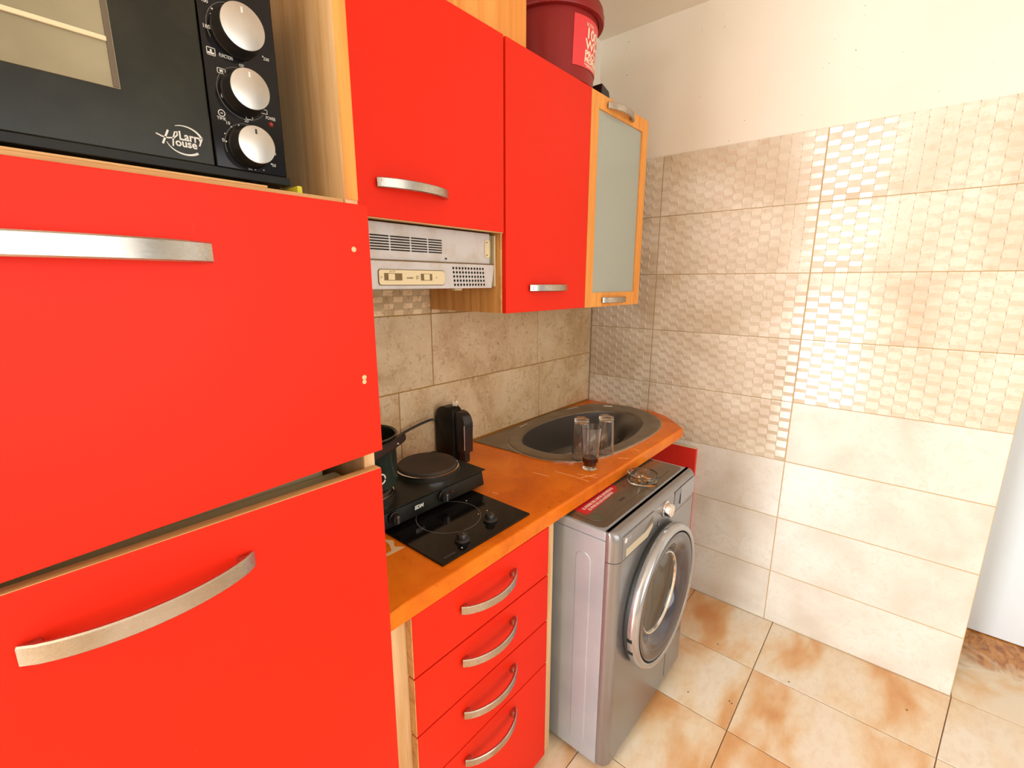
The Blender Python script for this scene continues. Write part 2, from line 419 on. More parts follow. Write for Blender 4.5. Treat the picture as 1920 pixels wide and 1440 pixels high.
def tile_mesh(name, w, h, mat, relief=False, ncell=None, phase=0, t=.0058):
    """local X along the wall, Z up, front face towards -Y"""
    bm = bmesh.new()
    c = .0012
    if not relief:
        b = [(0, t, 0), (w, t, 0), (w, t, h), (0, t, h)]; m_ = [(0, c, 0), (w, c, 0), (w, c, h), (0, c, h)]
        f = [(c, 0, c), (w-c, 0, c), (w-c, 0, h-c), (c, 0, h-c)]
        V = [[bm.verts.new(p) for p in q] for q in (b, m_, f)]
        for A, B in zip(V, V[1:]):
            for k in range(4): bm.faces.new((A[k], A[(k+1) % 4], B[(k+1) % 4], B[k]))
        bm.faces.new(V[2])
    else:
        # columns of little cushions, alternate columns shifted half a cell: real relief
        cw = .0385; ch = h/6.0; H = .0026
        n = max(1, round(w/cw)); cw = w/n
        def hh(z, col):
            v = (z/ch + .5*((col+phase) % 2)) % 1.0
            return -H*(v/.38) if v < .38 else -H*(1-(v-.38)/.62)
        cols = []
        for i in range(n):
            zs = sorted(set([0.0, h] + [z for z in [ch*(k + d - .5*((i+phase) % 2)) for k in range(0, 8) for d in (0, .38)] if 1e-4 < z < h-1e-4] +
                             [ch*(k*.5) for k in range(1, 12)] + [ch*(k*.5+.38-.5) for k in range(1, 14) if 1e-4 < ch*(k*.5+.38-.5) < h-1e-4]))
            x0, x1 = cw*i+.0009, cw*(i+1)-.0009
            L = [bm.verts.new((x0, hh(z, i), z)) for z in zs]; R = [bm.verts.new((x1, hh(z, i), z)) for z in zs]
            for k in range(len(zs)-1):
                f_ = bm.faces.new((L[k], R[k], R[k+1], L[k+1]))
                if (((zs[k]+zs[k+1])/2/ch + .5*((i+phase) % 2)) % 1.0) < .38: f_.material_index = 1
            cols.append((L, R))
        for (L, R), (L2, R2) in zip(cols, cols[1:]):
            for k in range(min(len(R), len(L2))-1):
                f_ = bm.faces.new((R[k], L2[k], L2[k+1], R[k+1]))
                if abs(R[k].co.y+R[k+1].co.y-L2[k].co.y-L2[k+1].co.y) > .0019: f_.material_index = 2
        # rim down to the grout
        for x in (0, w):
            e = cols[0][0] if x == 0 else cols[-1][1]
            bk = [bm.verts.new((x, t, v.co.z)) for v in e]
            for k in range(len(e)-1): bm.faces.new((e[k], e[k+1], bk[k+1], bk[k]))
        for zi in (0, -1):
            row = [v for L, R in cols for v in (L[zi], R[zi])]
            bk = [bm.verts.new((v.co.x, t, v.co.z)) for v in row]
            for k in range(len(row)-1): bm.faces.new((row[k], row[k+1], bk[k+1], bk[k]))
    bmesh.ops.recalc_face_normals(bm, faces=bm.faces[:])
    me = bpy.data.meshes.new(name); bm.to_mesh(me); bm.free(); me.materials.append(mat)
    if relief: me.materials.append(TILEB if mat is TILE else BTILEB); me.materials.append(STEPSHADE)
    return me
def fix_front(me):
    # make sure the front faces look towards -Y
    s = sum(p.normal.y*p.area for p in me.polygons if abs(p.normal.y) > .5)
    if s > 0: me.flip_normals()
    return me
_tc = {}
def tile(parent, w, h, mat, relief, phase, loc, rot):
    key = (round(w, 4), round(h, 4), mat.name, relief, phase)
    if key not in _tc: _tc[key] = fix_front(tile_mesh('wall_tile', w, h, mat, relief, phase=phase))
    o = link(bpy.data.objects.new('wall_tile', _tc[key])); o.parent = parent
    o.location = Vector(loc)-origin(parent); o.rotation_euler = (0, 0, rot)
G = .0032
# right wall: three columns by eight rows; the upper rows are embossed
zs = [0] + [-.011+.26*k for k in range(1, 9)]
ys = [0.002, .3453, .9695, 1.6025]
for c in range(3):
    for r in range(8):
        rel = r >= 4 or (r == 3 and c < 2)
        w = ys[c+1]-ys[c]-G; h = zs[r+1]-zs[r]-G
        jit = random.uniform(-.0004, .0004)
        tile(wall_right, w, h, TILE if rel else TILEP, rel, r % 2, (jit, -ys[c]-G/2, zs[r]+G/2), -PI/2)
# back wall
for (z0, z1, xs, rel) in ((.885, 1.143, (-1.78, -1.246, -.454, -.004), False), (1.143, 1.404, (-1.716, -1.0923, -.469, -.004), False), (1.404, 1.665, (-1.716, -1.0923, -.469, -.004), True)):
    for x0, x1 in zip(xs, xs[1:]):
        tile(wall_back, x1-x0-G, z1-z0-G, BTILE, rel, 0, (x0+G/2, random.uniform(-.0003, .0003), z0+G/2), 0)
# floor tiles (the joint at 1.6 m runs a little askew, as laid)
def y3(x): return -1.605-.143*x if x < 0 else -1.605
cols = [lambda x: .05, lambda x: -.305, lambda x: -.6565, lambda x: -1.0075, y3, lambda x: -2.2, lambda x: -2.8, lambda x: -3.4, lambda x: -4.0]
for i in range(-2, 12):
    x1 = -.343*i; x0 = x1-.343
    if i == -1: continue
    if i == -2: x0, x1 = 0.0, .565
    for j in range(len(cols)-1):
        a, b = cols[j], cols[j+1]
        if x0 > -.1 and j < 4 and False: continue
        g = .0015; T, Z = 0.0, -.004
        q = [(x0+g, b(x0)+g), (x1-g, b(x1)+g), (x1-g, a(x1)-g), (x0+g, a(x0)-g)]
        cx, cy = sum(p[0] for p in q)/4, sum(p[1] for p in q)/4
        bm = bmesh.new(); e = .0012
        lo = [bm.verts.new((p[0]-cx, p[1]-cy, Z)) for p in q]; mi = [bm.verts.new((p[0]-cx, p[1]-cy, T-.001)) for p in q]
        tp = [bm.verts.new((p[0]-cx+(e if k in (0, 3) else -e), p[1]-cy+(e if k < 2 else -e), T)) for k, p in enumerate(q)]
        for A, B in ((lo, mi), (mi, tp)):
            for k in range(4): bm.faces.new((A[k], A[(k+1) % 4], B[(k+1) % 4], B[k]))
        bm.faces.new(tp); bmesh.ops.recalc_face_normals(bm, faces=bm.faces[:])
        if tp[0].link_faces and sum(f.normal.z for f in bm.faces) < 0: bmesh.ops.reverse_faces(bm, faces=bm.faces[:])
        me = bpy.data.meshes.new('floor_tile'); bm.to_mesh(me); bm.free(); me.materials.append(FLOORB if i == -2 else FLOOR)
        o = link(bpy.data.objects.new('floor_tile', me)); o.parent = floor; o.location = Vector((cx, cy, random.uniform(-.0004, .0002)))-origin(floor)

# ------------------------------------------------------------------ bow handles
def bow(parent, c, L, bulge=.030, h=.012, t=.0035, name='handle', mat=None):
    """strap handle bowed away from a door facing -Y; c = centre on the door face"""
    m = MB(); c = Vector(c); pts = []
    for k in range(19):
        s = -1+2*k/18; pts.append(c+Vector((s*L/2, -.005-bulge*(1-s*s)**.8, 0)))
    m.tube(pts, 0, rect=(t, h))
    for s in (-1, 1): m.box(c.x+s*(L/2-.012)-.007, c.x+s*(L/2-.012)+.007, c.y-.014, c.y-.0002, c.z-h*.8, c.z+h*.8, .002)
    return m.build(name, mat or STEEL, parent, smooth=40)

# ------------------------------------------------------------------ tall fridge cabinet
tall = thing('fridge_cabinet', (-2.02, -.3, 0), 'tall beech and red housing cabinet around the fridge, under the black oven', 'cabinet')
for x0, x1 in ((-1.745, -1.724), (-2.33, -2.309)):
    MB().box(x0, x1, -.590, -.005, 0, 2.165, .001, 1).build('side_panel', BEECHP, tall)
MB().box(-2.308, -1.746, -.586, -.02, 1.620, 1.640, .0008, 1).build('shelf', EDGEW, tall)
MB().box(-1.745, -1.724, -.5915, -.5902, 1.64, 2.165).build('edge_band', FRAME, tall, label='orange beech edge band')
MB().box(-2.308, -1.746, -.586, -.02, 2.145, 2.165).build('top_panel', BEECH, tall)
MB().box(-2.308, -1.746, -.024, -.012, .02, 2.14).build('back_panel', BEECHP, tall)
du = MB().prism([(-2.33, 1.200), (-1.7195, 1.221), (-1.7195, 1.631), (-2.33, 1.631)], 'y', -.610, -.5905, .0012, 2).build('upper_door', RED, tall)
bow(du, (-2.074, -.610, 1.548), .245, .026, .0125)
dl = MB().prism([(-2.33, .10), (-1.729, .10), (-1.7245, 1.188), (-2.33, 1.192)], 'y', -.610, -.5905, .0012, 2).build('lower_door', RED, tall)
MB().prism([(-2.329, 1.1885), (-1.7255, 1.1848), (-1.7255, 1.1892), (-2.329, 1.1932)], 'y', -.6085, -.592).build('top_edge', EDGEW, dl, label='bare beech-coloured top edge')
bow(dl, (-2.067, -.610, 1.120), .235, .036, .0125)
MB().box(-2.308, -1.746, -.57, -.55, .0, .095).build('plinth', BEECH, tall)
for (x, z) in ((-1.749, 1.5625), (-1.746, 1.3565)):
    MB().lathe((x, -.6103, z), [(.0, -.0012), (.0035, -.001), (.0042, 0)], 14, 'y').build('screw_cap', SPOT, du, label='pale chipped screw cap')
MB().lathe((-1.7463, -.6102, 1.349), [(.0, -.0004), (.0030, -.0004), (.0040, 0)], 9, 'y').build('chipped_patch', SPOT, du, label='bare chip in the red lacquer')
fr = thing('refrigerator', (-2.03, -.3, .11), 'cream built-in refrigerator showing in the gap between the two large red doors', 'refrigerator')
MB().box(-2.29, -1.775, -.50, -.05, .11, 1.60, .01).build('body', CREAM, fr)
MB().box(-2.29, -1.757, -.5895, -.505, 1.2085, 1.60, .006, 3).build('fridge_door', CREAM, fr)
MB().box(-2.29, -1.757, -.585, -.505, .13, 1.165, .006, 3).build('freezer_door', CREAM, fr)

# ------------------------------------------------------------------ countertop oven
ov = thing('mini_oven', (-2.05, -.33, 1.640), 'black countertop oven with three round silver knobs above the red fridge door', 'oven')
XR, XL, YF = -1.806, -2.30, -.530
MB().box(XL, XR-.002, -.512, -.15, 1.655, 1.955, .004).build('body', BLACK, ov)
for x in (-2.27, -1.84): MB().lathe((x, -.49, 1.6402), [(0, 0), (.012, 0), (.014, .006), (.014, .0148), (0, .0148)], 12).build('foot', BLACK, ov)
MB().box(XL, XR+.0015, -.536, -.5125, 1.6565, 1.668, .001).build('base_lip', MATTE, ov)
odoor = MB().box(XL, -1.9042, YF, -.5125, 1.669, 1.952, .0015).build('door', OVENB, ov)
MB().box(XL+.03, -1.9975, YF-.0016, YF+.001, 1.738, 1.93, .0006).build('window', OVENW, odoor, label='oven window, beige with the painted reflection of the room')
MB().box(XL+.03, -2.004, YF-.0046, YF-.0012, 1.786, 1.7915, .001).build('reflected_line', CREAM, odoor, label='pale line painting a reflection across the oven window')  # added strip draws the room's pale trim reflected in the glass
MB().box(-2.0045, -1.9985, YF-.0028, YF-.0012, 1.739, 1.93, .0005).build('window_seal', plain('brown_seal', srgb(98, 84, 62), .5), odoor)
panel = MB().box(-1.9026, XR, YF, -.5125, 1.669, 1.952, .0015).build('control_panel', BLACKG, ov)
RX, UZ = (1, 0, 0), (0, 0, 1)
for (x, z, r) in ((-1.859, 1.846, .0285), (-1.858, 1.771, .026), (-1.857, 1.701, .025)):
    k = MB().lathe((x, YF, z), [(r+.003, -.0002), (r+.003, -.004), (r+.0012, -.006), (r, -.026), (r-.001, -.0275)], 40, 'y').build('knob', BLACK, ov, smooth=40)
    MB().lathe((x, YF-.0275, z), [(r-.0005, .001), (r-.0008, -.0008), (r-.002, -.0012), (0, -.0012)], 40, 'y').build('knob_cap', CAPS, k, smooth=30, label='turned silver cap')
    MB().box(x-.0012, x+.0012, YF-.0292, YF-.0285, z+r*.55, z+r*.8).build('pointer', BLACK if z < 1.75 else WHITE, k)
    m = MB(); rr = r+.0065
    a0, a1 = (100, 205) if z > 1.8 else ((70, 325) if z > 1.73 else (80, 200))
    P = [(x+rr*math.cos(math.radians(a)), YF-.0004, z+rr*math.sin(math.radians(a))) for a in range(a0, a1+1, 7)]
    m.tube(P, .0004, 4).build('scale_ring', GREYPR, panel)
def otx(s, x, z, size, **kw): return text('lettering', s, size, (x, YF-.0003, z), RX, UZ, WHITE, panel, depth=.0003, **kw)
otx('180', -1.8945, 1.842, .0065); otx('230', -1.8205, 1.8265, .0055); otx('FUNCTION', -1.8745, 1.8125, .0062, fitw=.0165)
otx('OFF', -1.8555, 1.8075, .0052, fitw=.006); otx('POWER', -1.8225, 1.7480, .0062, fitw=.0135); otx('TIME', -1.8895, 1.7325, .0052)
otx('10', -1.882, 1.7285, .0058); otx('20', -1.857, 1.7370, .0058); otx('0', -1.8905, 1.7050, .0062)
otx('40', -1.8225, 1.700, .0055); otx('50', -1.8245, 1.6835, .0058); otx('60', -1.859, 1.6735, .0055); otx('100', -1.893, 1.872, .0055); otx('TEMP', -1.88, 1.884, .0062)
for (x, z, r) in ((-1.8895, 1.8425, .0009), (-1.8885, 1.852, .0008), (-1.8875, 1.859, .0008), (-1.885, 1.866, .0011), (-1.825, 1.829, .0009),
                  (-1.887, 1.704, .0011), (-1.8875, 1.714, .0008), (-1.878, 1.7245, .0010), (-1.868, 1.729, .0008), (-1.857, 1.7305, .0009), (-1.828, 1.685, .0011), (-1.852, 1.6735, .0010), (-1.840, 1.6745, .0008), (-1.826, 1.693, .0008)):
    MB().lathe((x, YF-.0003, z), [(0, -.0003), (r, -.0003), (r, .0002)], 8, 'y').build('scale_dot', WHITE, panel)
ic = MB()
def sym():
    global ic
    ic.build('symbol', WHITE, panel); ic = MB()
def frame(cx, cz, w, h, t=.0007):
    for b in ((cx-w/2, cx+w/2, cz-h/2, cz-h/2+t), (cx-w/2, cx+w/2, cz+h/2-t, cz+h/2), (cx-w/2, cx-w/2+t, cz-h/2, cz+h/2), (cx+w/2-t, cx+w/2, cz-h/2, cz+h/2)):
        ic.box(b[0], b[1], YF-.0006, YF+.0002, b[2], b[3])
frame(-1.8925, 1.8135, .0105, .0095); ic.box(-1.8965, -1.889, YF-.0006, YF, 1.8105, 1.8125); ic.box(-1.8935, -1.8915, YF-.0006, YF, 1.8120, 1.816); sym()
frame(-1.8825, 1.793, .0105, .0068); ic.box(-1.8845, -1.8805, YF-.0006, YF, 1.7915, 1.7945); sym()
frame(-1.8810, 1.763, .0105, .0068); ic.box(-1.8830, -1.8790, YF-.0006, YF, 1.7615, 1.7645); sym()
frame(-1.8525, 1.7425, .0092, .0062); sym()
frame(-1.8310, 1.7555, .0092, .0062); sym()
frame(-1.861, 1.8005, .006, .003); sym()
ic.lathe((-1.8885, YF-.0003, 1.7395), [(.0036, -.0003), (.0045, -.0003), (.0045, .0002)], 18, 'y'); ic.box(-1.890, -1.887, YF-.0006, YF, 1.739, 1.740); sym()
MB().lathe((-1.8225, YF, 1.7405), [(0, -.0022), (.002, -.002), (.0032, -.0008), (.0036, 0)], 16, 'y').build('power_lamp', REDLED, panel)
# oven emblem: two words inside an open oval
def odx(s, x, z, size, **kw): return text('emblem', s, size, (x, YF-.0003, z), RX, UZ, WHITE, odoor, depth=.0003, **kw)
odx('Larry', -1.9300, 1.6990, .0150, bold=.0003, fitw=.0275); odx('ouse', -1.9362, 1.6905, .0135, bold=.0003, fitw=.0245)
e = MB()
def flat(pts, w):
    n = len(pts); L = []
    for i, p in enumerate(pts):
        a = Vector(pts[max(0, i-1)]); b = Vector(pts[min(n-1, i+1)]); dd = (b-a).normalized(); nn = Vector((-dd.y, dd.x))
        ww = w if not isinstance(w, list) else w[i]
        L.append((Vector(p)+nn*ww/2, Vector(p)-nn*ww/2))
    for (a, b), (c, d_) in zip(L, L[1:]): e.poly([(q.x, YF-.0006, q.y) for q in (a, c, d_, b)])
flat([(-1.9550, 1.7035), (-1.9625, 1.6860)], .0022)
flat([(-1.9515, 1.6850), (-1.9503, 1.6950), (-1.9478, 1.7025), (-1.9452, 1.7035), (-1.9452, 1.6995), (-1.9490, 1.6955), (-1.9560, 1.6940), (-1.9620, 1.6945), (-1.9685, 1.6970)], .0016)
flat([(-1.9375+.0215*math.cos(math.radians(a)), 1.6945+.0175*math.sin(math.radians(a))) for a in range(115, 18, -8)], [.0006+.0022*i/12 for i in range(13)])
flat([(-1.9375+.0215*math.cos(math.radians(a)), 1.6945+.0175*math.sin(math.radians(a))) for a in range(198, 318, 8)], [.0008+.0020*i/14 for i in range(15)])
e.build('emblem', WHITE, odoor)
tag(MB().box(-1.806, -1.798, -.56, -.50, 1.6405, 1.6545, .002).build('sponge', YELLOW), 'small yellow sponge piece tucked under the right end of the black oven', 'sponge')
rail = MB().box(-2.30, -1.86, -.5845, -.572, 1.6402, 1.6435, .001).build('batten', EDGEW); tag(rail, 'greasy wooden batten lying on the shelf edge below the black oven', 'batten')

# ------------------------------------------------------------------ wall cabinets
UT, UB, UM, UY = 2.165, 1.42, 1.655, -.349
hc = thing('wall_cabinet', (-1.40, -.17, UM), 'wide red wall cabinet above the range hood, next to the oven', 'cabinet', 'wall cabinets above the worktop')
MB().box(-1.7225, -1.706, UY+.0205, -.004, UM+.002, UT).build('side_panel', BEECH, hc)
MB().box(-1.118, -1.099, UY+.0205, -.004, UM+.002, UT).build('side_panel', BEECH, hc)
MB().box(-1.705, -1.119, UY+.0205, -.004, UT-.018, UT).build('top_panel', BEECH, hc)
MB().box(-1.705, -1.119, UY+.0205, -.016, UM+.002, UM+.018).build('bottom_panel', BEECHX, hc)
MB().box(-1.705, -1.119, -.014, -.006, UM+.02, UT-.02).build('back_panel', BEECH, hc)
d1 = MB().box(-1.7225, -1.097, UY, UY+.0195, UM, UT+.001, .0012).build('door', RED, hc)
bow(d1, (-1.422, UY, 1.7285), .205, .027, .011)
MB().box(-1.7215, -1.0985, UY+.002, UY+.018, UM-.0022, UM-.0002).build('lower_edge', EDGEW, d1)

rc = thing('wall_cabinet', (-.865, -.17, UB), 'narrow red wall cabinet between the range hood and the glass-doored cabinet', 'cabinet', 'wall cabinets above the worktop')
MB().box(-1.0965, -1.078, UY+.0205, -.004, UB, UT).build('side_panel', BEECH, rc)
MB().box(-.652, -.6345, UY+.0205, -.004, UB, UT).build('side_panel', BEECH, rc)
MB().box(-1.0775, -.6525, UY+.0205, -.004, UT-.018, UT).build('top_panel', BEECH, rc)
MB().box(-1.0775, -.6525, UY+.0205, -.016, UB, UB+.018).build('bottom_panel', BEECHX, rc)
MB().box(-1.0775, -.6525, -.014, -.006, UB+.02, UT-.02).build('back_panel', BEECH, rc)
d2 = MB().box(-1.0885, -.638, UY, UY+.0195, UB-.001, UT+.001, .0012).build('door', RED, rc)
bow(d2, (-.875, UY, 1.4945), .205, .027, .011)
MB().box(-1.0962, -1.0895, UY+.014, UY+.0200, UB, UT, .0006).build('edge_strip', EDGEW, rc)

gc = thing('wall_cabinet', (-.41, -.17, UB), 'beech-framed wall cabinet with a frosted glass door at the right end of the row', 'cabinet', 'wall cabinets above the worktop')
MB().box(-.633, -.616, UY+.0205, -.004, UB, UT).build('side_panel', BEECH, gc)
MB().box(-.208, -.191, UY+.0205, -.004, UB, UT).build('side_panel', BEECH, gc)
MB().box(-.6155, -.2085, UY+.0205, -.004, UT-.018, UT).build('top_panel', BEECH, gc)
MB().box(-.6155, -.2085, UY+.0205, -.016, UB, UB+.018).build('bottom_panel', BEECHX, gc)
MB().box(-.6155, -.2085, UY+.04, -.016, 1.74, 1.756).build('shelf', BEECHX, gc)
MB().box(-.6155, -.2085, -.014, -.006, UB+.02, UT-.02).build('back_panel', BEECH, gc)
gd = MB()
gx0, gx1, gz0, gz1, fwid = -.6355, -.186, UB-.002, UT+.001, .050
for q in (([(gx0, gz0), (gx1, gz0), (gx1-fwid, gz0+.056), (gx0+fwid, gz0+.056)]), ([(gx1, gz0), (gx1, gz1), (gx1-fwid, gz1-.05), (gx1-fwid, gz0+.056)]),
          ([(gx1, gz1), (gx0, gz1), (gx0+fwid, gz1-.05), (gx1-fwid, gz1-.05)]), ([(gx0, gz1), (gx0, gz0), (gx0+fwid, gz0+.056), (gx0+fwid, gz1-.05)])):
    gd.prism(q, 'y', UY, UY+.0195, .0009, 1)
gdo = gd.build('door_frame', FRAME, gc)
MB().box(gx0+fwid-.006, gx1-fwid+.006, UY+.006, UY+.012, gz0+.05, gz1-.044).build('frosted_pane', FROST, gdo, label='grey-green frosted glass pane')
bow(gdo, (-.432, UY, 2.1385), .200, .026, .0115); bow(gdo, (-.420, UY, 1.4435), .190, .024, .0115)
# tall board above the hood cabinet
tag(MB().box(-1.7225, -.976, -.330, -.312, UT+.0015, CEIL-.002).build('duct_board', FRAME), 'orange beech board standing on the cabinets up to the ceiling', 'board')

# ------------------------------------------------------------------ range hood
rh = thing('range_hood', (-1.41, -.16, 1.494), 'grey slide-out range hood with a yellowed switch plate under the red cabinet', 'range hood')
HX0, HX1, HY = -1.7045, -1.1195, -.312
body = MB().box(HX0, HX1, HY, -.02, 1.5655, 1.6515, .0015).build('body', HOODG, rh)
s = MB()
for (a, b) in ((-1.66, -1.585), (-1.58, -1.532), (-1.525, -1.474), (-1.468, -1.412), (-1.406, -1.357), (-1.351, -1.307)):
    for i in range(6):
        z = 1.6205-i*.0063
        s.prism([(a, z-.0016), (b, z-.0016), (b+.0016, z), (b, z+.0016), (a, z+.0016), (a-.0016, z)], 'y', HY-.0004, HY+.001)
s.build('vent_slots', DARK, body)
vis = MB().prism([(HX0, 1.4955), (-1.1205, 1.4955), (-1.1075, 1.5625), (HX0, 1.5625)], 'y', HY-.008, -.10, .0015).build('visor', HOODG, rh)
VY = HY-.008
MB().box(HX0, -1.108, VY+.002, -.11, 1.5628, 1.5652).build('seam', plain('greasy_seam', srgb(120, 88, 44), .8), rh)
sp = MB().prism(rrect(-1.513, -1.309, 1.506, 1.5415, .006), 'y', VY-.003, VY-.0002, .0008, 1).build('switch_plate', CREAMP, vis, label='yellowed plastic switch plate')
MB().prism(rrect(-1.5145, -1.3075, 1.5045, 1.543, .007), 'y', VY-.0012, VY-.0001).build('plate_groove', plain('brown_groove', srgb(96, 66, 34), .8), vis)
for (a, b, kx) in ((-1.499, -1.447, -1.486), (-1.389, -1.352, -1.378)):
    MB().box(a, b, VY-.0034, VY-.0026, 1.5165, 1.5335).build('switch_slot', plain('brown_slot', srgb(120, 100, 62), .8), sp) if kx < -1.4 else MB().box(a, b, VY-.0034, VY-.0026, 1.5165, 1.5335).build('switch_slot', bpy.data.materials['brown_slot'], sp)  # slot piece in a darker brown than the plate
    MB().box(kx-.003, kx+.016, VY-.0062, VY-.0034, 1.5175, 1.5325, .001).build('slider', CREAMP, sp)
text('lettering', 'nodor', .0085, (-1.423, VY-.0032, 1.523), RX, UZ, BLACK, sp, depth=.0003)
text('lettering', '|C', .011, (-1.3995, VY-.0032, 1.524), RX, UZ, BLACK, sp, depth=.0003)
text('lettering', '0 1 2 3', .0055, (-1.475, VY-.0032, 1.5375), RX, UZ, BLACK, sp, depth=.0003)
for x in (-1.5065, -1.337): MB().lathe((x, VY-.003, 1.524), [(0, -.0006), (.0022, -.0006), (.0026, 0)], 10, 'y').build('rivet', STEEL, sp)
g = MB()
for i in range(11):
    for j in range(5):
        g.lathe((-1.2715+.0116*i-.0012*(2-j)*-1, VY, 1.5055+.0112*j), [(0, -.0003), (.0037, -.0003), (.0037, .001)], 10, 'y')
g.build('grille_holes', DARK, vis)
MB().prism(rrect(-1.142, -1.1215, 1.583, 1.634, .005), 'y', HY-.003, HY-.0002, .0006, 1).build('bracket', CREAMP, body, label='yellowed plastic bracket')
for z in (1.590, 1.626): MB().lathe((-1.135, HY-.003, z), [(0, -.001), (.0018, -.001), (.0018, 0)], 8, 'y').build('rivet', DARK, body)
MB().box(-1.1185, -1.1005, HY+.004, -.03, 1.497, 1.648, .001).build('side_bracket', plain('grimy_rail', srgb(150, 140, 112), .5, .3), rh)
MB().box(-1.1052, -1.1002, HY-.006, HY+.0035, 1.50, 1.648, .001).build('guide_rail', CREAMP, rh)
MB().lathe((-1.2935, HY, 1.5745), [(0, -.003), (.0022, -.003), (.0026, 0)], 8, 'y').build('screw', DARK, body)
MB().box(-1.205, -1.175, -.25, -.235, 1.488, 1.4953, .002).build('lamp_socket', CREAMP, vis)

# ------------------------------------------------------------------ bucket and black tub on the cabinets
BX, BY = -.668, -.196
bk = thing('bucket', (BX, BY, UT+.001), 'large burgundy plastic tub with a pink-red label on top of the wall cabinets', 'tub')
br = lambda z: .1475+.018*(z-UT)/.30
MB().lathe((BX, BY, 0), [(0, UT+.0012), (.140, UT+.0012), (br(UT), UT+.008), (br(2.39), 2.39), (br(2.39)-.004, 2.39), (0, 2.39)], 64).build('tub_wall', BUCK, bk, smooth=40)
MB().lathe((BX, BY, 0), [(br(2.38)+.002, 2.372), (.178, 2.372), (.180, 2.377), (.180, 2.392), (.176, 2.397), (.176, 2.412), (.171, 2.422), (0, 2.425)], 64).build('lid', BUCK, bk, smooth=40)
LA = math.radians(-68)
m = MB(); rows = []
for z in (2.213, 2.356):
    rows.append([(BX+(br(z)+.0012)*math.cos(a), BY+(br(z)+.0012)*math.sin(a), z) for a in [math.radians(-117+104*k/20) for k in range(21)]])
for k in range(20): m.poly([rows[0][k], rows[0][k+1], rows[1][k+1], rows[1][k]])
lab = m.build('label_sheet', LABELR, bk, smooth=60)
def wrap(z0, a0, zz=None):
    def f(c):
        z = z0+c.y; r = br(z)+.0017+max(0, c.z)
        a = a0+c.x/r
        return Vector((BX+r*math.cos(a), BY+r*math.sin(a), z))
    return f
A0 = math.radians(-98)
for s_, z_, sz, sxx in (('SCITEC', 2.337, .013, 1.1), ('100%', 2.313, .043, 1.2), ('WHEY', 2.281, .040, 1.2), ('PROTEIN', 2.2545, .026, 1.25), ('PROFESSIONAL', 2.236, .021, 1.0)):
    text('lettering', s_, sz, (0, 0, 0), RX, UZ, LABELW, lab, align='LEFT', bold=.0009 if sz > .02 else 0, bend=wrap(z_, A0), sx=sxx, depth=.0002)
m = MB()
for (z, a, b) in ((2.224, -98, -40), (2.2195, -94, -46)):
    P = [(BX+(br(z)+.0018)*math.cos(math.radians(t)), BY+(br(z)+.0018)*math.sin(math.radians(t))) for t in range(a, b, 4)]
    for (p, q) in zip(P, P[1:]): m.poly([(p[0], p[1], z-.0012), (q[0], q[1], z-.0012), (q[0], q[1], z+.0012), (p[0], p[1], z+.0012)])
m.build('label_line', LABELW, lab)
tag(MB().prism([(-.455, 2.1665), (-.395, 2.1665), (-.392, 2.215), (-.40, 2.235), (-.455, 2.25)], 'y', -.28, -.16, .003).build('black_box', BLACK), 'small black plastic box on the glass cabinet, behind the burgundy tub', 'box')

# ------------------------------------------------------------------ drawer unit
dr = thing('drawer_unit', (-1.42, -.29, 0), 'base unit with four red drawers below the orange worktop', 'cabinet')
FY = -.592
MB().box(-1.722, -1.657, FY+.021, -.004, 0, .8385, .001, 1).build('side_panel', BEECHP, dr)
MB().box(-1.165, -1.128, FY+.021, -.004, 0, .8385, .001, 1).build('side_panel', BEECHP, dr)
MB().box(-1.656, -1.166, FY+.04, -.02, .03, .05).build('bottom_panel', BEECHX, dr)
MB().box(-1.656, -1.166, -.02, -.008, .03, .83).build('back_panel', BEECH, dr)
MB().box(-1.656, -1.166, FY+.03, FY+.045, .0, .03).build('plinth', EDGEW, dr)
for (z0, z1, zh) in ((.681, .832, .7705), (.5275, .6765, .627), (.378, .523, .4765), (.028, .3735, .331)):
    w = MB().box(-1.664, -1.181, FY, FY+.0195, z0, z1, .001, 1).build('drawer', RED, dr)
    MB().box(-1.6662, -1.6642, FY+.001, FY+.0195, z0+.001, z1-.001).build('edge_band', EDGEW, w, label='beech-coloured drawer edge')
    bow(w, (-1.431, FY, zh), .195, .036, .0105)

# ------------------------------------------------------------------ worktop, sink
ZT = .880
OUT = catmull([(-.783,-.087),(-.859,-.167),(-.892,-.271),(-.877,-.385),(-.808,-.466),(-.678,-.514),(-.467,-.534),(-.265,-.522),(-.125,-.462),(-.040,-.352),(-.016,-.225),(-.080,-.085),(-.257,-.022),(-.506,-.014),(-.678,-.036)], 5)
BWL = catmull([(-.768,-.150),(-.668,-.100),(-.549,-.080),(-.377,-.090),(-.229,-.140),(-.142,-.225),(-.135,-.335),(-.210,-.418),(-.344,-.464),(-.478,-.480),(-.618,-.470),(-.728,-.430),(-.808,-.366),(-.828,-.285),(-.815,-.205)][:1]+[(-.815,-.205),(-.828,-.285),(-.808,-.366),(-.728,-.430),(-.618,-.470),(-.478,-.480),(-.344,-.464),(-.210,-.418),(-.135,-.335),(-.142,-.225),(-.229,-.140),(-.377,-.090),(-.549,-.080),(-.668,-.100)], 5)
def scaled(L, k, c=(-.478, -.285)): return [(c[0]+(p[0]-c[0])*k, c[1]+(p[1]-c[1])*k) for p in L]
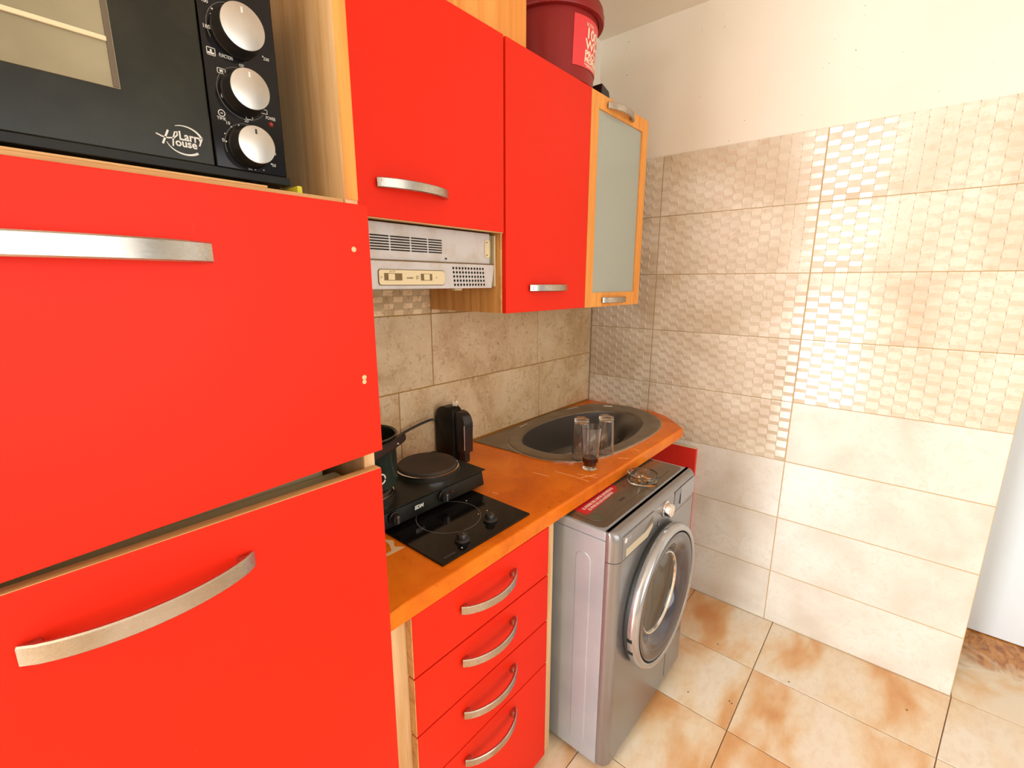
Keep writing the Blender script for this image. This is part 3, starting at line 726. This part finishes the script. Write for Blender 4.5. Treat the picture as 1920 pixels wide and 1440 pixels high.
def plate_hole(outer, inner, z0, z1):
    bm = bmesh.new()
    def loop(L):
        vs = [bm.verts.new((p[0], p[1], z1)) for p in L]
        return [bm.edges.new((vs[i], vs[(i+1) % len(vs)])) for i in range(len(vs))]
    es = loop(outer)+loop(inner)
    bmesh.ops.triangle_fill(bm, use_beauty=True, use_dissolve=False, edges=es)
    r = bmesh.ops.extrude_face_region(bm, geom=bm.faces[:])
    bmesh.ops.translate(bm, verts=[v for v in r['geom'] if isinstance(v, bmesh.types.BMVert)], vec=(0, 0, z0-z1))
    m = MB(); m.bm.free(); m.bm = bm; return m
wt_out = [(-1.7225, -.003), (-1.7225, -.600), (-.172, -.592), (-.150, -.572), (-.085, -.515), (-.028, -.450), (-.004, -.398), (-.004, -.003)]
wm = plate_hole(wt_out, scaled(BWL, 1.035), ZT-.040, ZT)
fr_e = [e_ for e_ in wm.bm.edges if all(v.co.z > ZT-.001 for v in e_.verts) and len(e_.link_faces) == 2 and any(abs(f.normal.z) < .1 for f in e_.link_faces) and all(v.co.y < -.39 for v in e_.verts) and all((v.co.y < -.585 or v.co.x > -.18) for v in e_.verts)]
bmesh.ops.bevel(wm.bm, geom=fr_e, offset=.007, segments=3, affect='EDGES', profile=.5)
wtop = tag(wm.build('worktop', WORK), 'worn orange wooden worktop with scratches running from the fridge to the corner', 'worktop')
MB().prism([(-1.572, -.362), (-1.5578, -.384), (-1.573, -.410), (-1.5565, -.430), (-1.586, -.431), (-1.640, -.428), (-1.638, -.423), (-1.588, -.419), (-1.576, -.392)], 'z', ZT+.0001, ZT+.0006).build('bare_patch', SPOT, wtop, label='bare patch where the orange paint has peeled')
for L_ in (((-.938, -.441), (-.932, -.509), (-.934, -.572)), ((-.996, -.388), (-.985, -.447)), ((-.684, -.545), (-.664, -.578)), ((-.905, -.507), (-.891, -.577)),
           ((-1.196, -.387), (-1.193, -.407)), ((-.558, -.545), (-.567, -.574)), ((-.925, -.535), (-.890, -.550), (-.867, -.559))):
    m = MB(); m.tube([(p[0], p[1], ZT+.0002) for p in L_], 0, rect=(.0011, .0004)); m.build('scratch', plain('pale_scratch', srgb(250, 196, 140), .7) if 'pale_scratch' not in bpy.data.materials else bpy.data.materials['pale_scratch'], wtop)
sk = thing('sink', (-.48, -.28, ZT), 'oval bronze-grey inset sink in the corner of the orange worktop', 'sink')
cor = [(-.907, -.014), (-.905, -.028), (-.888, -.285), (-.856, -.270), (-.835, -.20), (-.775, -.110), (-.68, -.055), (-.50, -.030), (-.42, -.012)]
MB().prism(cor, 'z', ZT+.0003, ZT+.0036, .001, 1).build('corner_plate', SINKM, sk, label='flat triangular corner plate')
rim = []
for k, z in ((1.0, .0004), (1.0, .004), (.988, .0085), (.972, .0092), (.955, .0088)): rim.append([(p[0], p[1], ZT+z) for p in scaled(OUT, k)])
for k, z in ((1.02, .0082), (1.0, .0066), (.985, .001)): rim.append([(p[0], p[1], ZT+z) for p in scaled(BWL, k)])
# align the loops: same sample count and a common starting direction
MB().loft(rim).build('rim', SINKM, sk, smooth=50)
MB().loft([[(p[0], p[1], ZT+z) for p in scaled(OUT, k)] for k, z in ((1.0045, .0004), (1.0045, .0034), (1.0005, .0042), (.997, .0036))]).build('rim_highlight', CHROME, sk, smooth=50, label='bright steel line painting the rim highlight')  # added chrome line draws the highlight along the outer rim
bw = []
for k, kf, z in ((.985, 1, .001), (.965, .93, -.03), (.95, .80, -.055), (.92, .74, -.105), (.88, .70, -.140), (.80, .62, -.152)):
    bw.append([(-.478+(p[0]+.478)*k, -.10+(p[1]+.10)*(kf if p[1] < -.10 else k), ZT+z) for p in BWL])
bowl = MB().loft(bw, cap1=True).build('bowl', BOWLM, sk, smooth=60)
for (a, b) in (((-.66, -.27), (-.50, -.30)), ((-.66, -.24), (-.50, -.27)), ((-.40, -.29), (-.26, -.24)), ((-.40, -.26), (-.27, -.21))):
    MB().tube([(a[0], a[1], ZT-.150), (b[0], b[1], ZT-.150)], .006, 8).build('drain_ridge', BLACKG, bowl)
MB().lathe((-.45, -.20, ZT-.1522), [(0, .002), (.03, .003), (.042, .005), (.045, 0)], 24).build('drain', CHROME, bowl)
for c in (((-.66, -.052), (-.60, -.045)), ((-.28, -.045), (-.20, -.06)), ((-.10, -.15), (-.08, -.19))):
    MB().tube([(c[0][0], c[0][1], ZT+.0098), (c[1][0], c[1][1], ZT+.0095)], .0022, 6).build('tap_hole_slot', CHROME, sk)

# glasses
def tumbler(name, x, y, z, flip, label, H=.152, ro=.0355, ri=.0255, drink=False):
    t = thing(name, (x, y, z), label, 'glass', 'drinking glasses by the sink')
    prof = [(0, 0), (ri-.002, 0), (ri, .002), (ro, H), (ro-.0016, H+.0006), (ro-.003, H), (ri-.0022, .016), (ri-.006, .013), (0, .012)]
    if flip: prof = [(r, H-h) for r, h in prof]
    MB().lathe((x, y, z), prof, 40).build('glass_wall', GLASS, t, smooth=40)
    if drink:
        MB().lathe((x, y, z), [(0, .0123), (ri-.0065, .0133), (ri-.0026, .0163), (ri-.0026+.0028, .042), (0, .042)], 40).build('drink', COLA, t, smooth=40, label='dark brown drink')
    return t
tumbler('drinking_glass', -.838, -.516, ZT+.0003, False, 'tapered drinking glass with a little dark drink standing on the orange worktop', drink=True)
tumbler('drinking_glass', -.684, -.488, ZT+.0095, True, 'empty glass upside down on the sink rim, on the side of the right wall', H=.140, ro=.033, ri=.027)
tumbler('drinking_glass', -.790, -.448, ZT+.0095, True, 'empty glass upside down on the sink rim, on the side of the hotplate', H=.148, ro=.033, ri=.026)

# ------------------------------------------------------------------ built-in hob
hb = thing('ceramic_hob', (-1.393, -.31, ZT), 'black glass built-in hob let into the orange worktop', 'hob')
MB().box(-1.552, -1.233, -.563, -.06, ZT+.0003, ZT+.0055, .0012, 1).build('glass_top', BLACKG, hb)
MB().lathe((-1.392, -.405, ZT+.0056), [(.0872, 0), (.0872, .0003), (.0885, .0003), (.0885, 0)], 60, close=True).build('zone_ring', GREYPR, hb)
for x, y in ((-1.452, -.522), (-1.334, -.506)):
    k = MB().lathe((x, y, ZT+.0056), [(.019, 0), (.0195, .004), (.0175, .006), (.0135, .008), (.013, .019), (.0115, .021), (0, .0215)], 28).build('knob', BLACK, hb, smooth=40)
    MB().box(x-.0012, x+.0012, y-.0095, y-.003, ZT+.027, ZT+.0276).build('pointer', GREYPR, k)
text('lettering', 'ROMMER', .0085, (-1.515, -.546, ZT+.0057), (1, 0, 0), (0, 1, 0), plain('dim_grey_print', srgb(84, 82, 78), .5), hb, depth=.0002)
cr = MB()
for (x, y) in ((-1.296, -.375), (-1.300, -.462), (-1.330, -.458), (-1.475, -.545)): cr.lathe((x, y, ZT+.0056), [(0, .0012), (.0016, .001), (.002, 0)], 7)
tag(cr.build('crumbs', PAPER), 'white crumbs scattered on the black glass hob', 'crumbs', kind='stuff')

# ------------------------------------------------------------------ double electric hotplate
hp = thing('electric_hotplate', (-1.42, -.24, ZT+.006), 'black double electric hotplate with silver-marked knobs standing half on the glass hob', 'hotplate')
Z0 = ZT+.0058
MB().prism([(-.352, Z0+.010), (-.340, Z0+.006), (-.120, Z0+.006), (-.110, Z0+.012), (-.112, Z0+.052), (-.330, Z0+.056), (-.345, Z0+.050)], 'x', -1.655, -1.197, .002, 2).build('body', MATTE, hp, smooth=30)
MB().box(-1.658, -1.190, -.352, -.105, Z0+.0562, Z0+.0592, .0012).build('top_sheet', MATTE, hp)
for x in (-1.62, -1.23):
    for y in (-.31, -.14): MB().lathe((x, y, Z0), [(0, 0), (.012, 0), (.012, .0058), (0, .0058)], 12).build('foot', BLACK, hp)
TS = Z0+.0592
for (x, y, r, nm) in ((-1.309, -.218, .0925, 1), (-1.543, -.232, .0775, 2)):
    MB().lathe((x, y, TS), [(r+.010, .0002), (r+.004, .006), (r+.002, .0085)], 48).build('plate_collar', MATTE, hp, smooth=50)
    MB().lathe((x, y, TS), [(r+.0035, .007), (r+.0045, .013), (r+.0005, .0145), (r-.002, .010)], 48, close=True).build('plate_ring', CHROME, hp, smooth=50, label='shiny steel ring')
    MB().lathe((x, y, TS), [(r-.003, .008), (r-.001, .020), (r-.005, .0235), (r*.4, .0228), (r*.32, .0215), (0, .0215)], 48).build('heating_plate', PLATE, hp, smooth=40)
for x, z in ((-1.531, Z0+.034), (-1.366, Z0+.034)):
    k = MB().lathe((x, -.3518, z), [(.0165, 0), (.0165, -.004), (.0145, -.006), (.0135, -.018), (0, -.019)], 24, 'y').build('knob', BLACK, hp, smooth=40)
    MB().box(x-.003, x+.003, -.3735, -.3705, z-.010, z+.010, .001).build('knob_grip', STEEL, k, label='silver pointer bar')
text('lettering', 'EDM', .0145, (-1.450, -.3523, Z0+.034), RX, UZ, WHITE, hp, bold=.0006, depth=.0003, shear=.15)
MB().lathe((-1.329, -.3505, Z0+.034), [(0, -.003), (.0022, -.0026), (.003, 0)], 12, 'y').build('pilot_lamp', REDLED, hp)

# saucepan on the small plate
PXc, PYc = -1.520, -.215
ZP = TS+.0240
pot = thing('saucepan', (PXc, PYc, ZP), 'tall black saucepan with a black bakelite handle on the hotplate beside the red fridge door', 'saucepan')
MB().lathe((PXc, PYc, ZP), [(0, 0), (.078, 0), (.0840, .004), (.0855, .136), (.0875, .139), (.088, .142), (.0855, .1435), (.083, .141), (.081, .006), (0, .004)], 48).build('pot_wall', dirty_black('green_black_enamel', (.014, .020, .016, 1), .14), pot, smooth=40)
MB().lathe((PXc, PYc, ZP), [(.0862, .1395), (.0892, .1415), (.0892, .1445), (.0860, .1445)], 48, close=True).build('pot_rim', plain('worn_rim', srgb(96, 84, 62), .3, .8), pot, smooth=40)
hd = MB()
hd.tube([(PXc+.083, PYc-.060, ZP+.128), (PXc+.074, PYc-.066, ZP+.127), (PXc+.03, PYc-.088, ZP+.126), (PXc-.06, PYc-.125, ZP+.124), (PXc-.14, PYc-.155, ZP+.122)], 0, rect=(.010, .0125))
hd.tube([(PXc+.045, PYc-.066, ZP+.126), (PXc+.036, PYc-.086, ZP+.126)], .012, 10)
hd.build('handle', BLACK, pot, smooth=40)
MB().lathe((PXc+.045, PYc-.0925, ZP+.126), [(0, -.0012), (.002, -.001), (.003, 0)], 8, 'y').build('rivet', CHROME, pot)
# its small white ring
ringm = MB(); ringm.tube([(-1.530+.011*math.cos(t), -.3055, 1.012+.013*math.sin(t)) for t in [2*PI*k/16 for k in range(17)]], .0022, 6)
ringm.build('hanging_ring', plain('white_ring', srgb(225, 222, 210), .4), pot, smooth=50)

# power cord and black dispenser by the back wall
tag(MB().tube(catmull([(-1.50, -.052, 1.035), (-1.40, -.040, .998), (-1.30, -.032, 1.002), (-1.22, -.030, 1.018), (-1.15, -.034, 1.030), (-1.128, -.040, 1.030)], 6, False), .0045, 8).build('power_cord', BLACK, smooth=60), 'black power cord along the tiles behind the hotplate', 'cord')
db = thing('black_dispenser', (-1.055, -.09, ZT), 'black plastic stand with a rounded top against the back wall beside the sink', 'appliance')
def tomb(x0, x1, z0, z1, rl, rr_, n=8):
    L = [(x0, z0), (x1, z0)]
    for k in range(n+1):
        a = PI/2*k/n; L.append((x1-rr_+rr_*math.cos(a), z1-rr_+rr_*math.sin(a)))
    for k in range(n+1):
        a = PI/2+PI/2*k/n; L.append((x0+rl+rl*math.cos(a), z1-rl+rl*math.sin(a)))
    return L
MB().prism(tomb(-.108, -.012, ZT+.0005, ZT+.196, .03, .045), 'x', -1.100, -1.052, .003, 2).build('rear_shell', MATTE, db, smooth=35)
MB().prism(tomb(-.157, -.1085, ZT+.036, ZT+.184, .040, .004), 'x', -1.092, -1.050, .003, 2).build('front_shell', plain('black_satin', (.02, .019, .018, 1), .28), db, smooth=35)
MB().box(-1.086, -1.062, -.152, -.1085, ZT+.0005, ZT+.0355, .002).build('foot', BLACK, db)
MB().box(-1.0925, -1.0495, -.1576, -.1565, ZT+.130, ZT+.1335).build('seam', DARK, db)
MB().tube([(-1.0922, -.1565, ZT+.05), (-1.0922, -.1565, ZT+.140)], .0016, 6).build('edge_trim', CHROME, db)
pp = bmesh.new(); bmesh.ops.create_icosphere(pp, subdivisions=2, radius=.014)
for v in pp.verts: v.co *= random.uniform(.62, 1.15)
bmesh.ops.translate(pp, verts=pp.verts[:], vec=(-1.072, -.088, ZT+.208))
m = MB(); m.bm.free(); m.bm = pp
tag(m.build('crumpled_paper', PAPER), 'crumpled white paper lying on top of the black stand', 'paper')

# ------------------------------------------------------------------ washing machine
wa = thing('washing_machine', (-.78, -.60, 0), 'silver front-loading washing machine half under the orange worktop', 'washing machine')
X0, X1, YS, YW = -1.100, -.484, -.729, -.766
MB().box(X0, X1, YS, -.452, .022, .800, .003).build('body', WSIL, wa)
for x in (X0+.06, X1-.06):
    for y in (-.68, -.50): MB().lathe((x, y, 0), [(0, .0005), (.02, .0005), (.02, .012), (.008, .014), (.008, .0218), (0, .0218)], 14).build('foot', BLACK, wa)
# pressed panel in the side
emb = MB(); E1 = rrect(-.686, -.632, .055, .745, .026, 7); 
emb.loft([[(X0+.0006, p[0], p[1]) for p in E1], [(X0-.0022, -.659+(p[0]+.659)*.86, .4+(p[1]-.4)*.988) for p in E1]], cap1=True)
emb.build('pressed_panel', WSIL, wa, smooth=20)
top = MB().box(X0, X1, YS, -.452, .8005, .829, .004, 3).build('top_panel', WSIL, wa, label='silver-grey top panel with taupe reflection painted on')
tp = MB().prism(rrect(X0+.012, X1-.014, -.716, -.46, .02), 'z', .8288, .8312, .0008, 1).build('top_sheet', WTOP, top)
MB().prism(rrect(X0+.03, X1-.05, -.690, -.47, .03), 'z', .8313, .8332, .0008, 1).build('top_inset', WTOP, top)
def front_outline(r):
    L = [(X0, YS-.001)]
    for k in range(9):
        a = PI+PI/2*k/8; L.append((X0+r+r*math.cos(a), YW+r+r*math.sin(a)))
    for k in range(9):
        a = 1.5*PI+PI/2*k/8; L.append((X1-r+r*math.cos(a), YW+r+r*math.sin(a)))
    L.append((X1, YS-.001)); return L
MB().prism(front_outline(.030), 'z', .030, .7375).build('front_panel', WFRONT, wa, smooth=35)
MB().box(X0+.002, X1-.002, YS-.0025, YS-.0002, .03, .824).build('seam_gasket', DARK, wa)
fas = MB(); FO = front_outline(.030)
loops = []
for z, sh in ((.7395, 0), (.800, 0), (.820, .003), (.8285, .009), (.8315, .016)):
    loops.append([(min(max(p[0], X0+sh*.25), X1-sh*.25), p[1]+sh if p[1] < YS-.012 else p[1], z) for p in FO])
fascia = fas.loft(loops, True, True).build('control_fascia', WFRONT, wa, smooth=40)
YC = YW-.0004
det = MB().prism(rrect(-1.068, -.858, .7415, .8140, .004), 'y', YC-.0012, YC+.002, .0006, 1).build('detergent_drawer', WFRONT, wa)
MB().prism([(-1.048, .745), (-.905, .745), (-.872, .766), (-.872, .780), (-.925, .770), (-1.048, .770)], 'y', YC-.0022, YC-.001).build('grip_recess', plain('beige_recess', srgb(196, 184, 158), .5), det, label='pale grip recess')
MB().prism([(-.930, .7705), (-.873, .7805), (-.873, .800), (-.915, .784)], 'y', YC-.0020, YC-.001).build('grip_dark_part', plain('taupe_recess', srgb(112, 100, 86), .4), det)  # darker taupe area beside the pale grip
MB().lathe((-1.052, YC-.001, .7985), [(0, -.0006), (.008, -.0006), (.008, .0004)], 20, 'y').build('maker_dot', plain('silver_dot', srgb(226, 226, 226), .4), det)
text('lettering', 'LG', .014, (-1.030, YC-.0014, .7985), RX, UZ, plain('pale_grey_print', srgb(198, 196, 194), .5), det, depth=.0003)
kn = MB().lathe((-.772, YW, .786), [(.027, .001), (.0275, -.004), (.0225, -.005), (.0220, -.020), (.020, -.024), (0, -.0245)], 36, 'y').build('program_knob', CHROME, wa, smooth=40)
MB().box(-.7755, -.7685, YW-.0275, YW-.0235, .770, .806, .0012).build('knob_grip', CHROME, kn)
MB().lathe((-.822, YW, .7515), [(.0085, 0), (.0085, -.003), (.0068, -.0035), (0, -.0035)], 20, 'y').build('start_button', WFRONT, wa)
MB().lathe((-.822, YW, .7515), [(.0092, -.0002), (.0092, -.0012), (.0086, -.0012), (.0086, -.0002)], 20, 'y', True).build('button_ring', DARK, wa)
MB().prism([(-.700, .757), (-.655, .757), (-.640, .815), (-.690, .815)], 'y', YC-.001, YC+.001).build('light_window', plain('grey_window', srgb(128, 128, 132), .3, .3), wa)
MB().prism(rrect(-.640, -.510, .752, .816, .004), 'y', YC-.0014, YC+.001).build('display', DISPLAY, wa)
MB().box(-.6425, -.6405, YC-.0018, YC, .755, .79).build('display_edge', DARK, wa)
# door
DX, DZ, DRr = -.805, .503, .238
dro = MB().lathe((DX, YW, DZ), [(DRr-.008, .0005), (DRr-.004, -.012), (DRr-.006, -.016)], 72, 'y').build('door_seal', plain('dark_rubber', (.03, .032, .03, 1), .5), wa, smooth=50)
ring = MB().lathe((DX, YW, DZ), [(DRr-.010, -.0165), (DRr, -.018), (DRr+.002, -.030), (DRr-.002, -.042), (DRr-.008, -.0475), (DRr-.016, -.048), (DRr-.022, -.045), (DRr-.0235, -.038)], 96, 'y').build('door_ring', plain('pale_chrome', (.44, .45, .46, 1), .2, .75), wa, smooth=50)
MB().lathe((DX, YW, DZ), [(DRr-.022, -.0425), (DRr-.0235, -.036), (DRr-.0275, -.036), (DRr-.0285, -.043)], 96, 'y').build('ring_groove', DARK, ring, smooth=50)
dish = MB().lathe((DX, YW, DZ), [(DRr-.028, -.044), (DRr-.038, -.0455), (DRr-.070, -.036), (DRr-.092, -.022), (DRr-.100, -.012)], 96, 'y').build('glass_dish', WGLASS, ring, smooth=60)
MB().lathe((DX, YW, DZ), [(DRr-.098, -.013), (DRr-.101, -.018), (DRr-.106, -.017), (DRr-.108, -.010)], 96, 'y').build('inner_ring', CHROME, ring, smooth=60)
MB().lathe((DX, YW, DZ), [(DRr-.1075, -.011), (DRr-.13, -.006), (.06, -.0035), (0, -.0025)], 72, 'y').build('door_glass', WDARK, ring, smooth=60)
nt_ = MB()
for a in (math.radians(187), math.radians(199)):
    c, s_ = math.cos(a), math.sin(a)
    p = [(DX+(DRr+.0012+q)*c-s_*w, DZ+(DRr+.0012+q)*s_+c*w) for q, w in ((-.004, -.006), (.001, -.006), (.001, .006), (-.004, .006))]
    nt_.prism(p, 'y', YW-.034, YW-.018)
nt_.build('handle_notches', DARK, ring)
MB().prism(rrect(-.66, -.515, .045, .175, .006), 'y', YW-.0012, YW+.001, .0005, 1).build('filter_flap', WFRONT, wa)
# stickers on the top
stk = MB().prism([(-1.052, -.640), (-.842, -.626), (-.815, -.606), (-.815, -.560), (-1.052, -.560)], 'z', .8333, .8337).build('sticker', STICK, top, label='red sticker with white lettering')
for s_, y_, x_ in (('EL PODER DEL VAPOR QUE REDUCE', -.6085, -.935), ('EL 99,9% DE LOS ALERGENOS', -.6245, -.945)):
    text('lettering', s_, .0145, (x_, y_, .8339), (1, .035, 0), (-.035, 1, 0), WHITE, stk, depth=.0002, sx=.82, bold=.0003)
text('lettering', 'Steam', .014, (-.89, -.668, .8334), (1, .035, 0), (-.035, 1, 0), BLACK, top, depth=.0002)
MB().lathe((-1.045, -.668, .8333), [(.009, 0), (.009, .0004), (.0115, .0004), (.0115, 0)], 20, close=True).build('eco_mark', plain('green_print', (.05, .16, .09, 1), .5), top)
text('lettering', 'G', .016, (-.795, -.628, .8334), (1, .035, 0), (-.035, 1, 0), BLACK, top, depth=.0002)

# ashtray and butts on the washer
AX, AY, AZ = -.722, -.660, .8334
tag(MB().lathe((AX, AY, AZ), [(0, 0), (.046, 0), (.051, .003), (.0535, .028), (.051, .031), (.046, .030), (.0435, .0085), (.040, .006), (0, .006)], 8*6).build('ashtray', ASHG, smooth=30), 'round clear glass ashtray on top of the silver washing machine', 'ashtray')
for i, (dx, dy, an, L, lf, lab_) in enumerate(((-.008, .010, .5, .034, .55, 'cigarette butt in the glass ashtray, the one nearest the worktop'), (.012, -.004, 1.3, .030, .8, 'cigarette butt with a long cork filter in the middle of the glass ashtray'), (-.002, -.018, -.5, .026, .5, 'cigarette butt in the glass ashtray, the one nearest the knob'))):
    d_ = Vector((math.cos(an), math.sin(an), 0)); c = Vector((AX+dx, AY+dy, AZ+.0106+.001*i))
    cb = thing('cigarette_butt', tuple(c-Vector((0, 0, .004))), lab_, 'cigarette', 'cigarette butts in the ashtray')
    MB().tube([c-d_*L/2, c-d_*L/2+d_*L*lf], .004, 10).build('filter', FILTER, cb, smooth=50)
    MB().tube([c-d_*L/2+d_*(L*lf+.0002), c+d_*L/2], .0039, 10).build('paper', BUTT, cb, smooth=50)
a_ = MB()
for k in range(26):
    r, t = .030*math.sqrt(random.random()), random.uniform(0, 2*PI); c = (AX+r*math.cos(t), AY+r*math.sin(t), AZ+.0062)
    q = random.uniform(.0012, .0028); a_.lathe(c, [(0, q), (q*.8, q*.5), (q, 0)], 5)
tag(a_.build('cigarette_ash', ASH), 'grey ash flakes in the bottom of the glass ashtray', 'ash', kind='stuff')

# loose red board against the right wall behind the washer
rb = thing('red_board', (-.012, -.33, 0), 'loose red board with a white top edge leaning on the tiles behind the washing machine', 'board')
MB().box(-.0225, -.004, -.608, -.05, .0005, .742, .0008, 1).build('board', REDP, rb)
MB().box(-.0215, -.0042, -.607, -.05, .7422, .7450).build('top_edge', CREAM, rb, label='white top edge')
fl = MB()
for (x, y) in ((-.30, -.86), (-.565, -.99), (-.56, -.98), (-.32, -1.13), (-.18, -1.48), (-.62, -.85)): fl.lathe((x, y, .0005), [(0, .002), (.0022, .0012), (.003, 0)], 5)
tag(fl.build('floor_crumbs', BLACK), 'dark crumbs scattered on the cream and rust floor tiles', 'crumbs', kind='stuff')
for o in list(bpy.data.objects):
    if '_o' in o: del o['_o']
